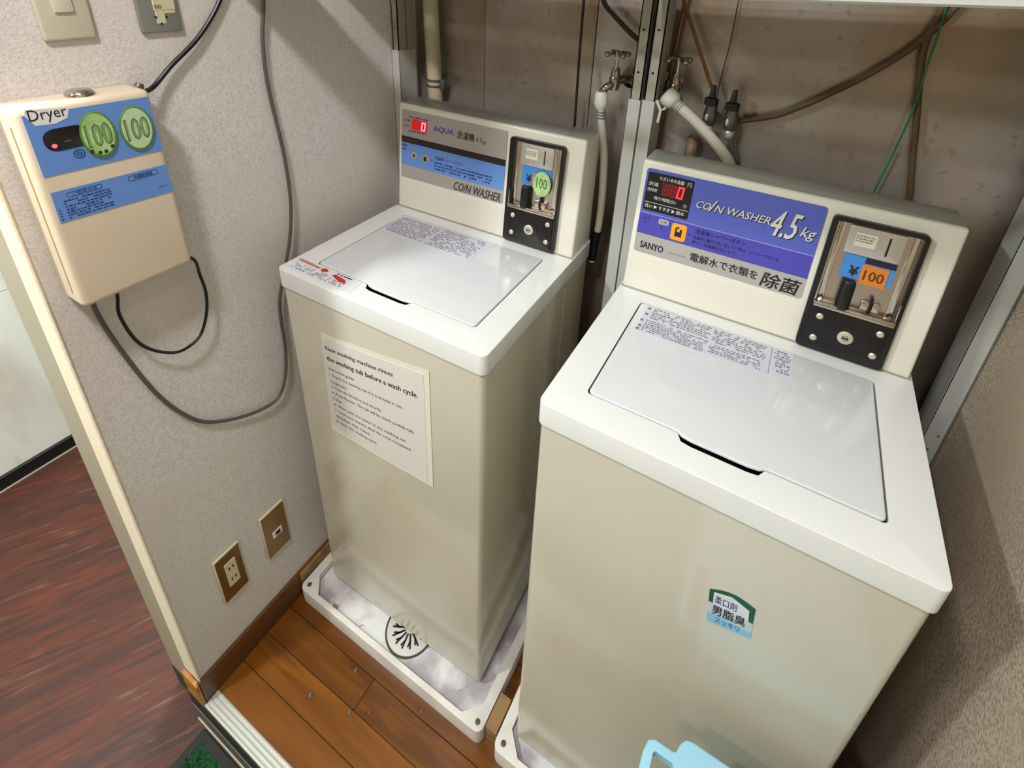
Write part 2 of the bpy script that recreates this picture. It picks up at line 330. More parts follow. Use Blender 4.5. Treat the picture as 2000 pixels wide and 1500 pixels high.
# ------------------------------------------------------------------ washing machines
W, D, SL, HC, TD = .47, .3361, .0231, .2488, .0382
H0 = .955; th_ = math.atan2(SL, HC)
def face(u, v, wv=0.):       # console front face frame -> machine frame
    v_ = v   # v is given as height
    return Vector((u, D + SL * v_ / HC - wv * math.cos(th_), v_ + wv * math.sin(th_)))
def front(u, v, wv=0.): return Vector((u, .003 - wv, v))
def deckf(u, v, wv=0.): return Vector((u, v, wv))
def machine(M, base, yaw, label, kind):
    g = empty('washing_machine', base, yaw, label, 'washing machine', 'coin washing machines')
    def B(mb, name, m, par=g, **k): return mb.build(name, m, par, M=M, **k)
    # cabinet
    mb = MB().box(.0035, W - .0035, .0035, .434, -H0, -TD + .001, .010, 3, which=lambda e: abs(e.verts[0].co.z - e.verts[1].co.z) > .1)
    cab = B(mb, 'cabinet', CAB)
    for yy in (.24, .31): B(MB().box(W - .0045, W - .0028, yy, yy + .003, -.90, -.06, .0008, 1), 'side_rib', CAB, cab)
    B(MB().box(.006, W - .006, .006, .43, -TD - .0015, -TD + .002), 'seam', DARK)
    for sx in (.05, W - .05):
        for sy in (.06, .38): B(MB().lathe((sx, sy, -.9848), (0, 0, 1), [(0, .016), (.012, .016), (.014, .011), (.032, .010)]), 'foot', BLACK)
    # deck with lid opening
    def notch(y0, y1, x0=.181, x1=.289):
        return [(x0 - .006, y0), (x0 + .001, y0 - .001), (x0 + .007, y1 + .002), (x0 + .02, y1), (x1 - .02, y1), (x1 - .007, y1 + .002), (x1 - .001, y0 - .001), (x1 + .006, y0)]
    def opening(g_, yn):
        P = rrect(.0515 + g_, W - .0520 - g_, .0508 + g_, .3035 - g_, .007)
        # rrect order: top right, top left, bottom left, bottom right ; insert the finger notch between bottom corners
        return P[:15] + notch(.0508 + g_, yn) + P[15:]
    out = rrect(0, W, 0, .437, .012)
    mb = MB().prism(out, -TD, 0, holes=[opening(0, .0375)], r=.007, seg=4)
    deck = B(mb, 'top_deck', WHITE)
    B(MB().box(.04, W - .04, .03, .32, -.036, -.034), 'opening_shade', DARK)  # dark sheet below the lid stands in for shade inside the white opening
    B(MB().prism(opening(.0022, .0462), -.0022, .0012, r=.0020, seg=3), 'lid', LIDM); lid = C.objects[g.children[-1].name]
    # instruction label on the lid
    lb = MB().prism([(.066, .2985), (.306, .3005), (.3085, .232), (.2745, .226), (.068, .219)][::-1] if kind == 'B' else [(.05, .296), (.305, .299), (.29, .214), (.06, .219)][::-1], .0012, .0016)
    B(lb, 'instruction_label', LBL, lid)
    fp = MB()
    if kind == 'B':
        fine(fp, .080, .180, .262, .296, 6, .0018, .85, .006, seed=3); fine(fp, .184, .268, .258, .296, 7, .0018, .85, .006, seed=4)
        fine(fp, .076, .180, .224, .258, 7, .0018, .8, .005, seed=5); fine(fp, .184, .268, .230, .254, 5, .0018, .8, .006, seed=6)
        fine(fp, .278, .303, .240, .296, 9, .0018, .85, .005, seed=8)
        for p in ((.071, .29), (.071, .272), (.069, .252), (.070, .236), (.069, .226)): fp.quad([(p[0] - .002, p[1] - .003, .0018), (p[0] + .003, p[1] - .003, .0018), (p[0] + .003, p[1] + .003, .0018), (p[0] - .002, p[1] + .003, .0018)])
        fp.quad([(.2735, .230, .0018), (.2743, .230, .0018), (.2743, .298, .0018), (.2735, .298, .0018)])
    else:
        fine(fp, .062, .170, .222, .292, 12, .0018, .85, .006, seed=13); fine(fp, .176, .288, .220, .294, 12, .0018, .8, .006, seed=14)
    B(fp, 'fine_print', INKG, lid)
    # console housing
    mb = MB(); t = bmesh.new()
    c0, c1, yb = .0039, W - .0042, .432
    vs = [t.verts.new(p) for p in ((c0, D, 0), (c1, D, 0), (c1, yb, 0), (c0, yb, 0), (c0, D + SL, HC), (c1, D + SL, HC), (c1, yb, HC), (c0, yb, HC))]
    for q in ((0, 3, 2, 1), (4, 5, 6, 7), (0, 1, 5, 4), (1, 2, 6, 5), (2, 3, 7, 6), (3, 0, 4, 7)): t.faces.new([vs[i] for i in q])
    bmesh.ops.bevel(t, geom=[e for e in t.edges if max(e.verts[0].co.z, e.verts[1].co.z) > .1], offset=.0045, segments=3, profile=.5, affect='EDGES')
    mb.merge(t); con = B(mb, 'console', CONS)
    B(MB().prism(rrect(c0 + .0030, c1 - .0030, D + SL + .0045, yb - .003, .002), HC - .001, HC + .0006, r=.0004), 'grey_top', mat('console_top_grey', (158, 160, 150), .4), con, label='grey top face of the console')  # thin grey plate makes the console top darker than its housing
    B(MB().box(c0 - .0015, c1 + .0015, D - .0025, D + .004, .0002, .0022, .0008, 1), 'console_seam', mat('seam_grey', (150, 146, 126), .6), con)
    for v in (.044, .051, .058, .065): B(MB(f=face).box(.012, .296, v, v + .002, 0, .0005), 'ridge', CONS, con)
    # control panel sticker
    F = face
    if kind == 'B':
        pn = B(MB(f=F).prism(rrect(.0135, .2955, .078, .2365, .005), 0, .0012), 'control_panel', SILV)
        B(MB(f=F).prism([(.0135, .155), (.2955, .155)] + rrect(.0135, .2955, .10, .2365, .005)[:10], .0012, .0015), 'blue_band', BLUEU, pn)
        B(MB(f=F).box(.0135, .2955, .1145, .155, .0012, .0015), 'lower_blue_band', BLUEL, pn)
        B(MB(f=F).box(.0135, .2955, .1540, .1555, .0015, .0017), 'stripe', LINE, pn)
        ds = B(MB(f=F).prism(rrect(.0172, .0965, .1605, .2305, .003), .0012, .0022), 'display', BLACK, pn)
        B(MB(f=F).box(.0440, .0835, .1925, .2165, .0022, .0025), 'led_window', LEDD, pn)
        gh = MB(f=F)
        for u in (.0475, .0590): seven(gh, u, .1945, .009, .020, .0026)
        B(gh, 'unlit_digit', mat('led_unlit', (130, 16, 26), .4, emit=.25), pn)
        z_ = MB(f=F); seven(z_, .0705, .1938, .0105, .0215, .0027, True); B(z_, 'lit_digit', LED, pn)
        tx = MB(f=F)
        tx.text('ただいまの金額', .038, .080, .2195, .2265, .0025, bold=.01).text('円', .086, .0925, .2180, .2260, .0025)
        tx.text('洗濯', .0205, .0375, .2065, .2135, .0025).text('残時間', .0195, .0365, .196, .2025, .0025)
        tx.text('残り時間(分)', .034, .072, .1815, .189, .0025, bold=.01).text('分', .0855, .0915, .180, .1875, .0025)
        tx.text('洗い ▶ すすぎ ▶ 脱水', .020, .090, .1655, .1725, .0025, bold=.01)
        tx.box(.0185, .095, .1755, .1762, .0022, .0026)
        B(tx, 'display_lettering', WHT, pn)
        # main lettering: silver with a dark drop edge
        for dm, (du, dv, wv), bo in ((INK, (.0012, -.0012, .0017), .050), (LETW, (0, 0, .0021), .020)):
            tt = MB(f=F)
            tt.text('CO', .1065 + du, .130 + du, .1865 + dv, .1995 + dv, wv, .35, bo).text('/', .127 + du, .139 + du, .1855 + dv, .206 + dv, wv, .2, bo).text('N', .1365 + du, .1515 + du, .1865 + dv, .1995 + dv, wv, .3, bo)
            tt.text('WASHER', .157 + du, .223 + du, .1875 + dv, .2005 + dv, wv, .25, bo)
            tt.text('4.5', .2245 + du, .2665 + du, .1715 + dv, .2155 + dv, wv, .35, bo).text('kg', .2685 + du, .2905 + du, .1760 + dv, .1985 + dv, wv, .3, bo * .6)
            B(tt, 'lettering' if bo < .03 else 'lettering_shadow', dm, pn)
        B(MB(f=F).prism(rrect(.0735, .1000, .1185, .1495, .004), .0015, .0028, r=.0008), 'orange_button', ORG, pn)
        ic = MB(f=F); ic.box(.0805, .0835, .126, .142, .0028, .0031).box(.0835, .0925, .126, .135, .0028, .0031).box(.0885, .0925, .135, .1405, .0028, .0031).cyl((.0850, .1425, .0028), (.0850, .1425, .0031), .002)
        tri = lambda a, b, s_: [(a, b, .0019), (a + s_, b, .0019), (a + s_ / 2, b + s_, .0019)]
        ic.quad(tri(.0235, .1365, .004)).quad(tri(.0545, .1325, .004)).quad([(.1035, .1335, .0019), (.1075, .1355, .0019), (.1035, .1375, .0019)])
        B(ic, 'icon', INK, pn)
        B(MB(f=F).prism(rrect(.0495, .0670, .1405, .1500, .003), .0015, .0018), 'pale_tab', mat('pale_tab', (196, 190, 180), .5), pn)
        tb = MB(f=F); tb.text('洗濯槽シャワーボタン', .114, .196, .1405, .1495, .0019, bold=.03)
        tb.text('洗濯前に槽内を洗い流したい時は、シャワーボタンを', .112, .249, .1300, .1370, .0019, bold=.02).text('押すと洗濯槽を洗います。', .112, .187, .1205, .1275, .0019, bold=.02)
        tb.text('ふた', .020, .034, .142, .149, .0019).text('切換', .0515, .0650, .1420, .1485, .0021)
        B(tb, 'blue_lettering', mat('ink_navy', (34, 34, 92), .5), pn)
        bt = MB(f=F)
        bt.text('SANYO', .0245, .0665, .0875, .1000, .0016, bold=.07)
        bt.text('電解水で衣類を', .1145, .2255, .0885, .1045, .0016, bold=.034).text('除菌', .2315, .2905, .0810, .1075, .0016, .15, bold=.035)
        B(bt, 'black_lettering', INK, pn)
        B(MB(f=F).text('ASW-45CJ', .075, .106, .0895, .0935, .0016), 'grey_lettering', INKG, pn)
    else:
        pn = B(MB(f=F).prism(rrect(.0130, .2925, .0765, .2355, .003), 0, .0012), 'control_panel', SILVA)
        B(MB(f=F).box(.0130, .2925, .1605, .1748, .0012, .0015), 'black_band', mat('black_brown_print', (30, 22, 20), .4), pn)
        B(MB(f=F).box(.0130, .2925, .1065, .1605, .0012, .0015), 'blue_band', BLUEA, pn)
        B(MB(f=F).box(.043, .086, .1935, .2175, .0012, .0022), 'led_window', LEDH, pn)
        z_ = MB(f=F); seven(z_, .0695, .1955, .0115, .0195, .0024, True); B(z_, 'lit_digit', mat('led_pale', (255, 130, 130), .4, emit=2.2), pn)
        tx = MB(f=F); fine(tx, .036, .090, .2185, .2245, 1, .0016, 1, .005, seed=21); fine(tx, .034, .088, .1865, .1925, 1, .0016, 1, .005, seed=22)
        tx.text('洗濯', .0205, .0370, .2095, .2155, .0016).text('残り', .0205, .0370, .197, .203, .0016)
        B(tx, 'grey_lettering', mat('ink_brown', (70, 60, 62), .6), pn)
        B(MB(f=F).text('AQUA', .1035, .1585, .1995, .2130, .0016, 0, .04), 'blue_lettering', AQB, pn)
        bt = MB(f=F); bt.text('洗濯機', .1675, .2125, .1975, .2140, .0016, bold=.035).text('4.5', .2155, .2320, .1990, .2095, .0016, .2).text('kg', .2325, .2420, .1960, .2060, .0016, .2)
        bt.text('CO/N WASHER', .1655, .2865, .0790, .0985, .0016, .3, .035)
        B(bt, 'black_lettering', mat('ink_soft', (52, 44, 42), .5), pn)
        bb = MB(f=F); fine(bb, .018, .060, .163, .1715, 1, .0018, 1, .005, seed=31)
        B(bb, 'brown_lettering', mat('brown_print', (92, 52, 34), .5), pn)
        tb = MB(f=F); tb.text('洗濯槽シャワーボタン', .110, .187, .1370, .1450, .0017, bold=.012); fine(tb, .110, .268, .1120, .1330, 3, .0017, .92, .006, seed=24); fine(tb, .0155, .031, .140, .157, 2, .0017, 1, .005, seed=25)
        B(tb, 'navy_lettering', mat('ink_navy', (34, 34, 92), .5), pn)
        B(MB(f=F).prism(circ(.051, .134, .0085), .0015, .0026, r=.0006), 'round_button', mat('button_tan', (176, 156, 128), .5), pn)
        B(MB(f=F).prism(circ(.0835, .133, .0095), .0015, .0026, r=.0006), 'round_button', mat('button_tan', (176, 156, 128), .5), pn)
        ic = MB(f=F); ic.box(.0795, .0875, .127, .138, .0026, .0029).box(.048, .054, .131, .137, .0026, .0029).quad([(.1005, .1315, .0019), (.1045, .1335, .0019), (.1005, .1355, .0019)])
        B(ic, 'icon', INK, pn)
    # coin unit
    fr = MB(f=F); fr.prism(rrect(.3045, .4265, .0035, .2300, .007), 0, .0105, holes=[rrect(.3125, .4205, .0830, .2235, .003)[::-1]], r=.0025, seg=3)
    cu = B(fr, 'coin_unit', BLACK)
    B(MB(f=F).box(.3105, .4225, .081, .2255, .0005, .0018), 'recess_plate', CHROMEB, cu)
    for a, b in ((.316, .3245), (.4075, .4175)): B(MB(f=F).prism(rrect(a, b, .086, .222, .002), .0018, .004, r=.001), 'chrome_strip', CHROME, cu)
    B(MB(f=F).prism(rrect(.3300, .4025, .1755, .2205, .004), .0018, .0048, r=.0012), 'slot_plate', mat('slot_plate', (196, 192, 184), .32, .6), cu)
    B(MB(f=F).box(.3815, .3840, .1835, .2125, .0048, .0052), 'coin_slot', BLACK, cu)
    lp = MB(f=F); fine(lp, .341, .366, .196, .208, 3, .0053, 1, .004, seed=41); B(lp, 'slot_lettering', INKG, cu)
    B(MB(f=F).box(.340, .3675, .190, .211, .0048, .0052), 'notice_label', mat('notice_cream', (214, 210, 186), .5), cu)
    B(MB(f=F).box(.3345, .4015, .1360, .1745, .0018, .0034), 'price_plate', DBL, cu)
    if kind == 'B': B(MB(f=F).box(.362, .4015, .1655, .1745, .0034, .0038), 'navy_strip', NAVY, cu)
    B(MB(f=F).box(.3605, .3945, .1325, .1640, .0034, .0048), 'price_tag', ORG2, cu)
    pt = MB(f=F); pt.text('100', .3650, .3905, .1395, .1555, .0050, bold=.05); B(pt, 'tag_lettering', mat('ink_brown_red', (84, 44, 12), .6), cu)
    py = MB(f=F); py.text('¥', .3455, .3570, .1415, .1570, .0037, bold=.09); B(py, 'yen_sign', INK, cu)
    B(MB(f=F).lathe((.3500, .087, .009), (0, 1, 0), [(0, .0095), (.003, .0102), (.044, .0098), (.047, .0085)]), 'return_chute', BLACK, cu)
    for a, b in ((.3725, .3835), (.3875, .3985)): B(MB(f=F).box(a, b, .094, .108, .0018, .012, .002), 'latch', CHROME, cu)
    B(MB(f=F).box(.3830, .3875, .090, .116, .0018, .010, .001), 'latch_lever', BLACK, cu)
    tr = MB(f=F); tr.box(.3125, .4215, .0810, .0865, .002, .0165, .0015).box(.3125, .4215, .0865, .0895, .0145, .0165, .0008)
    tr.box(.3120, .3140, .0865, .118, .010, .0125, .0006).box(.4195, .4215, .0865, .118, .010, .0125, .0006)
    B(tr, 'coin_tray', CHROME, cu)
    B(MB(f=F).prism(rrect(.3125, .4190, .0085, .0795, .005), .0105, .0125, r=.0015), 'lock_plate', BLACK, cu)
    for (a, b) in ((.3265, .0645), (.3265, .0255), (.4085, .0645), (.4085, .0255)):
        B(MB(f=F).lathe((a, b, .0125), (0, 0, 1), [(0, .0052), (.0015, .0052), (.003, .0035), (.0033, .0)], 16), 'screw', SCREW, cu)
    B(MB(f=F).lathe((.3675, .0420, .0125), (0, 0, 1), [(0, .0185), (.001, .0185), (.0015, .0165), (.0012, .012)]), 'lock_collar', BLACK, cu)
    B(MB(f=F).lathe((.3675, .0420, .0125), (0, 0, 1), [(0, .0108), (.003, .0108), (.0038, .0095), (.0038, .001)]), 'lock', SCREW, cu)
    B(MB(f=F).box(.3625, .3715, .0405, .0430, .0162, .0167).prism(circ(.3675, .042, .0045, n=16), .0162, .0165, holes=[circ(.3675, .042, .0037, n=16)[::-1]]), 'keyhole', INK, cu)
    if kind == 'A':
        B(MB(f=F).prism(circ(.3835, .1440, .0200, .0265), .0060, .0085, r=.0012), 'round_coin_sticker', GRN, cu)
        ct = MB(f=F); ct.text('100', .3715, .3955, .1350, .1570, .0088); B(ct, 'coin_lettering', mat('ink_green', (64, 96, 60), .6), cu)
    return g
def seven(mb, u, v, w_, h, wv, zero=False):
    s = w_ * .24; sl = h * .10
    def seg(u0, u1, v0, v1):
        k = lambda vv: (vv - v) / h * sl
        mb.quad([(u0 + k(v0), v0, wv), (u1 + k(v0), v0, wv), (u1 + k(v1), v1, wv), (u0 + k(v1), v1, wv)])
    seg(u, u + w_, v, v + s); seg(u, u + w_, v + h - s, v + h)
    seg(u, u + s, v + s * 1.1, v + h - s * 1.1); seg(u + w_ - s, u + w_, v + s * 1.1, v + h - s * 1.1)
    if not zero: seg(u + s, u + w_ - s, v + h / 2 - s / 2, v + h / 2 + s / 2)
MBm = Matrix.Identity(4)
MAm = Matrix.Translation((-.5778, .0258, 0)) @ Matrix.Rotation(.0129, 4, 'Z')
machine(MBm, (W / 2, .22, -.985), 0, 'right-hand off-white coin washing machine with violet-blue control panel and orange ¥100 tag', 'B')
machine(MAm, tuple(MAm @ Vector((W / 2, .22, -.985))), .0129, 'left-hand off-white coin washing machine with grey and light blue control panel and green coin sticker', 'A')

# sticker strip on the left washer's deck corner
g = empty('warning_sticker', tuple(MAm @ Vector((.09, .03, .0003))), .0129, 'faded white sticker with red marks on front left corner of the left washer deck', 'sticker')
MB().prism([(.010, .012), (.176, .012), (.172, .0475), (.008, .0475)], .0002, .0006).build('sticker_sheet', mat('sticker_sheet', (214, 216, 218), .4), g, M=MAm)
rm = MB().prism([(.014, .0400), (.070, .0385), (.072, .0440), (.030, .0470), (.012, .0465)], .0006, .0008); rm.build('faded_red_mark', PINK, g, M=MAm)
rm = MB().prism(circ(.0835, .0410, .0085, .0055, 16), .0006, .0009).prism([(.108, .0360), (.132, .0290), (.150, .0295), (.140, .0385), (.112, .0420)], .0006, .0009); rm.build('red_mark', RED, g, M=MAm)
fine(MB(), .020, .150, .016, .034, 4, .0009, .7, .006, seed=51).build('fine_print', INKG, g, M=MAm)
bk = MB()
for a, b in ((.112, .118), (.121, .127), (.130, .150)): bk.box(a, b, .0442, .0466, .0006, .0010)
bk.build('black_mark', INK, g, M=MAm)

# paper notice on the left washer's front
PQ = [(.0975, -.113), (.3585, -.082), (.3575, -.3705), (.0895, -.3725)]      # TL TR BR BL in (x, z)
def paperf(u, v, wv=0.):     # u right 0..1, v up 0..1
    a = Vector(PQ[0]) * (1 - u) + Vector(PQ[1]) * u; b = Vector(PQ[3]) * (1 - u) + Vector(PQ[2]) * u; p = b * (1 - v) + a * v
    bow = .0012 * math.sin(math.pi * u)
    return Vector((p.x, .0035 - .0006 - bow - wv, p.y))
g = empty('paper_notice', tuple(MAm @ Vector((.226, .003, -.373))), .0129, 'white typed paper notice in a clear sleeve taped on the front of the left washer', 'notice')
def sheet(u0, u1, v0, v1, w0, w1):
    mb = MB(); t = bmesh.new(); n = 12; gr = [[[t.verts.new(paperf(u0 + (u1 - u0) * i / n, v, w_)) for i in range(n + 1)] for v in (v0, v1)] for w_ in (w0, w1)]
    for i in range(n):
        a, b = gr[1]; t.faces.new((a[i], a[i + 1], b[i + 1], b[i])); a, b = gr[0]; t.faces.new((a[i], b[i], b[i + 1], a[i + 1]))
        for r_ in (0, 1): t.faces.new((gr[0][r_][i], gr[0][r_][i + 1], gr[1][r_][i + 1], gr[1][r_][i]))
    for i in (0, n): t.faces.new((gr[0][0][i], gr[1][0][i], gr[1][1][i], gr[0][1][i]))
    bmesh.ops.recalc_face_normals(t, faces=t.faces); return mb.merge(t)
sheet(0, 1, 0, 1, 0, .0004).build('sleeve', mat('clear_sleeve', (222, 220, 200), .18), g, M=MAm)
sheet(.008, .955, .03, .965, .0005, .0009).build('paper', mat('paper_white', (214, 211, 204), .4), g, M=MAm)
tx = MB(f=paperf)
L = [('New washing machine rinses', .035, .69, .840, .888, .035), ('the washing tub before a wash cycle.', .04, .90, .740, .795, .045), ('Instruction guide', .045, .31, .655, .69, 0),
     ('1. Empty the washing tub if it is already in use.', .045, .76, .595, .628, 0), ('2. Insert coins.', .05, .22, .535, .565, 0), ('3. Close the lid before and securely.', .055, .56, .475, .508, 0),
     ('4. Press Shower. The tub will be rinsed carefully fully', .055, .85, .415, .448, .008), ('5. Wait.', .06, .15, .36, .388, 0), ('6. Wait until the water in the washing tub', .065, .77, .295, .328, .004),
     ('7. Load your laundry after the rinse completed', .065, .81, .235, .268, .008), ('    finishes the rinse.', .075, .43, .180, .210, 0), ('8. Start the washing cycle.', .07, .49, .115, .148, .006)]
for s_, a, b, c, d, bo in L: tx.text(s_, a, b, c, d, .0011, bold=bo + .012)
tx.build('typed_text', mat('toner', (52, 50, 46), .7), g, M=MAm)

# sticker on the right washer's front
def stf(u, v, wv=0.):
    a = Vector((.2665, -.1845)).lerp(Vector((.3215, -.1760)), u); b = Vector((.2740, -.2480)).lerp(Vector((.3270, -.2360)), u); p = b.lerp(a, v)
    return Vector((p.x, .0035 - wv, p.y))
g = empty('detergent_sticker', (.297, .003, -.2455), 0, 'small green and blue arched sticker with Japanese lettering on the front of the right washer', 'sticker')
arch = [(0, 0), (1, 0), (1, .99)] + [(1 - k / 12, .99 + .15 * math.sin(math.pi * (k / 12))) for k in range(1, 12)] + [(0, .99)]
MB(f=stf).prism(arch, 0, .0005).build('green_arch', STKG, g)
MB(f=stf).prism([(0, 0), (1, 0), (1, .5), (0, .62)], .0005, .0007).build('grey_field', STKW, g)
MB(f=stf).prism([(.10, .55), (.90, .50), (.88, .86), (.5, 1.04), (.10, .96)], .0005, .0008).build('white_field', mat('sticker_white', (206, 210, 216), .4), g)
MB(f=stf).prism([(0, 0), (1, 0), (1, .2), (0, .32)], .0008, .0010).build('blue_field', STKB, g)
MB(f=stf).text('柔口剤', .14, .62, .66, .90, .0011, bold=.02).build('purple_lettering', mat('ink_purple', (66, 62, 120), .5), g)
MB(f=stf).text('男脂臭', .10, .84, .30, .60, .0012, bold=.025).build('black_lettering', INK, g)
MB(f=stf).text('スッキリ', .18, .74, .06, .24, .0013, bold=.01).build('blue_lettering', mat('ink_cobalt', (52, 92, 160), .5), g)

# ------------------------------------------------------------------ drain pans, blocks, lint
def pan(x0, x1, y0, y1, label, drain):
    g = empty('drain_pan', ((x0 + x1) / 2, (y0 + y1) / 2, ZF), 0, label, 'pan', 'white washing machine pans')
    out = rrect(x0, x1, y0, y1, .016)
    c = .034; i0, i1, j0, j1 = x0 + .022, x1 - .022, y0 + .012, y1 - .022
    inn = [(i0 + c, j0), (i1 - c, j0), (i1, j0 + c), (i1, j1 - c), (i1 - c, j1), (i0 + c, j1), (i0, j1 - c), (i0, j0 + c)]
    MB().prism(out, ZF + .0005, -.965, holes=[inn[::-1]], r=.004, seg=3).build('rim', PAN, g)
    MB().prism([(p[0], p[1]) for p in inn], ZF + .001, -.985).build('tray_floor', PANF, g)
    gr = MB(); q = [Vector((p[0], p[1], -.9848)) for p in inn]
    gr.tube([v * 1 for v in q] + [q[0]], .0012, 6, smooth=False); gr.build('groove', mat('groove_grey', (96, 94, 96), .7), g)
    for a, b in ((x0 + .018, y0 + .017), (x1 - .016, y0 + .016)):
        MB().lathe((a, b, -.9652), (0, 0, 1), [(0, .0058), (.0008, .0058), (.0012, .003)], 14).build('rivet', mat('rivet_dark', (92, 88, 74), .5, .4), g)
    if drain:
        dx, dy = drain
        MB().prism(circ(dx, dy, .062, n=40), -.985, -.9825, holes=[circ(dx, dy, .058, n=40)[::-1]]).build('drain_ring', mat('drain_ring', (76, 58, 52), .6), g)
        dc = MB().prism(circ(dx, dy, .0575, n=40), -.985, -.9822, r=.001).build('drain_cover', mat('drain_cover', (206, 204, 196), .4), g)
        sl = MB()
        for k in range(14):
            a = 2 * math.pi * k / 14; ca, sa = math.cos(a), math.sin(a)
            f_ = lambda u, v, wv=0., ca=ca, sa=sa: Vector((dx + u * ca - v * sa, dy + u * sa + v * ca, -.982 + wv))
            sl.prism(rrect(.012, .045, -.0022, .0022, .002, 2), 0, .0004, f=f_).prism([(.024, 0), (.038, -.0075), (.041, -.0045), (.028, .0015)], 0, .0004, f=f_)
        sl.build('drain_slot', INK, dc)
    return g
pan(-.628, -.0625, -.0335, .436, 'stained white plastic drain pan under the left washer, with round drain cover', (-.325, .048))
pan(-.030, .535, -.0355, .436, 'white plastic drain pan under the right washer', None)
MB().box(-.6365, -.630, -.022, .14, ZF + .0005, -.934, .001, 1).build('wooden_strip', WOODB, label='thin wooden strip between the left wall and the left drain pan', cat='wood')
MB().box(-.0600, -.0325, -.016, .050, ZF + .0008, -.962, .001, 1).build('wooden_block', WOODB, label='short wooden block between the two drain pans', cat='wood')
for i, (x, y_) in enumerate(((-.392, -.072), (-.448, -.156), (-.348, -.132), (-.309, -.111), (-.209, -.052))):
    sz = (.0042, .0045, .0042, .003, .003)[i]
    m_ = MB(); m_.ball((x, y_, ZF + .0003 + sz * .4), sz, sc=(.7, 1.1, .4)).ball((x + sz * .5, y_ - sz * .5, ZF + .0003 + sz * .3), sz * .6, sc=(1, .8, .45))
    m_.build('lint', LINT, label='grey lint on the wooden floor, ' + ('upper one close to the left drain pan', 'leftmost and nearest to the aluminium threshold', 'middle one on the plank joint line', 'smaller one right of the middle piece', 'rightmost, tucked against the left drain pan')[i], cat='lint', group='grey lint bits on the wooden floor')

# ------------------------------------------------------------------ dryer stands
def post(g, x0, x1, zs, hole=True):
    M_ = MB(); M_.box(x0, x1, .44, .442, -1.01, zs, .0006, 1).box(x0, x0 + .002, .44, .50, -1.01, zs, .0006, 1).box(x1 - .002, x1, .44, .50, -1.01, zs, .0006, 1).box(x0, x1, .498, .50, -1.01, zs, .0006, 1)
    M_.build('post_sleeve', POST, g)
    a, b = x0 + .0035, x1 - .003
    ip = MB(); ip.prism(rrect(a, b, zs - .05, .53, .0005, 1), -.4455, -.443, holes=[circ((a + b) / 2 - .001, zs + dz, .0022, n=12)[::-1] for dz in (.05, .125, .2)] if hole else [], f=lambda u, v, wv=0.: Vector((u, -wv, v)))
    ip.box(a, a + .002, .443, .497, zs - .05, .53).box(b - .002, b, .443, .497, zs - .05, .53).box(a, b, .470, .472, zs - .05, .53)
    ip.build('post', POSTI, g)
g = empty('dryer_stand', (-.34, .47, -1.01), 0, 'steel stand above the left washer, its left post against the textured wall', 'stand', 'steel stands for the dryers above')
post(g, -.645, -.6215, .352, True); post(g, -.0640, -.0382, .330)
MB().box(-.624, -.036, .05, .18, .530, .534, .001, 1).build('shelf_board', POST, g)
MB().box(-.624, -.036, .25, .462, .530, .534, .001, 1).build('shelf_board', POST, g)
g = empty('dryer_stand', (.26, .47, -1.01), 0, 'steel stand above the right washer, with front shelf beam crossing the top of view', 'stand', 'steel stands for the dryers above')
post(g, -.0375, -.0112, .332)
M_ = MB(); M_.box(.5475, .5755, .44, .4415, -1.01, .53, .0006, 1).box(.5475, .5495, .44, .50, -1.01, .53).box(.574, .5755, .44, .50, -1.01, .53).box(.5475, .5755, .498, .50, -1.01, .53)
M_.build('post', POST, g)
for a, b in ((.565, -.165), (.560, -.20)): MB().box(a, a + .003, .4388, .4402, b, b + .003).build('rust_spot', mat('rust', (120, 84, 62), .8), g)
BZ = .5233
tilt = Matrix.Translation((-.02, .05, BZ)) @ Matrix.Rotation(-.041, 4, 'Y')
MB().box(-.01, .60, 0, .012, .0, .020, .002, 1).build('shelf_beam', POST, g, M=tilt)
MB().box(-.01, .595, .012, .13, .008, .012).build('shelf_board', POSTI, g, M=tilt)
MB().box(-.01, .595, .20, .408, .008, .012).build('shelf_board', POSTI, g, M=tilt)

# ------------------------------------------------------------------ taps, hoses, valves, pipes, wires
def tap(x, z, label, sx):
    g = empty('water_tap', (x, .505, z - .03), 0, label, 'tap', 'chrome water taps')
    MB().lathe((x + .018 * sx, YB - .0008, z - .005), (0, -1, 0), [(0, .021), (.004, .021), (.008, .015), (.012, .010)]).build('flange', TAP, g)
    b = MB(); b.cyl((x + .018 * sx, YB - .01, z - .005), (x + .008 * sx, .495, z - .004), .0085).lathe((x, .480, z - .024), (0, 0, 1), [(0, .008), (.008, .0105), (.022, .0120), (.026, .0095), (.030, .0095), (.036, .0085), (.044, .006)])
    b.cyl((x, .482, z - .005), (x + .010 * sx, .498, z - .005), .009); b.build('body', TAP, g)
    MB().tube([(x, .478, z - .010), (x - .006 * sx, .470, z - .014), (x - .014 * sx, .464, z - .022), (x - .018 * sx, .462, z - .034)], .0075, 12).build('spout', TAP, g)
    MB().cyl((x, .480, z + .018), (x, .480, z + .046), .0028).build('spindle', CHROME, g)
    h = MB(); h.lathe((x, .480, z + .040), (0, 0, 1), [(0, .006), (.004, .0075), (.010, .0065), (.012, .002)])
    for k in range(4):
        a = math.pi / 4 + k * math.pi / 2; h.tube([(x, .48, z + .046), (x + .013 * math.cos(a), .48 + .013 * math.sin(a), z + .047), (x + .0215 * math.cos(a), .48 + .0215 * math.sin(a), z + .045)], .0042, 8).ball((x + .022 * math.cos(a), .48 + .022 * math.sin(a), z + .045), .0055)
    h.build('handle', TAP, g); return g
tap(-.107, .357, 'chrome water tap left of the middle posts, feeding the hose behind the left washer', 1)
tap(.010, .360, 'dark chrome water tap right of the middle posts, above the large white hose nut', -1)
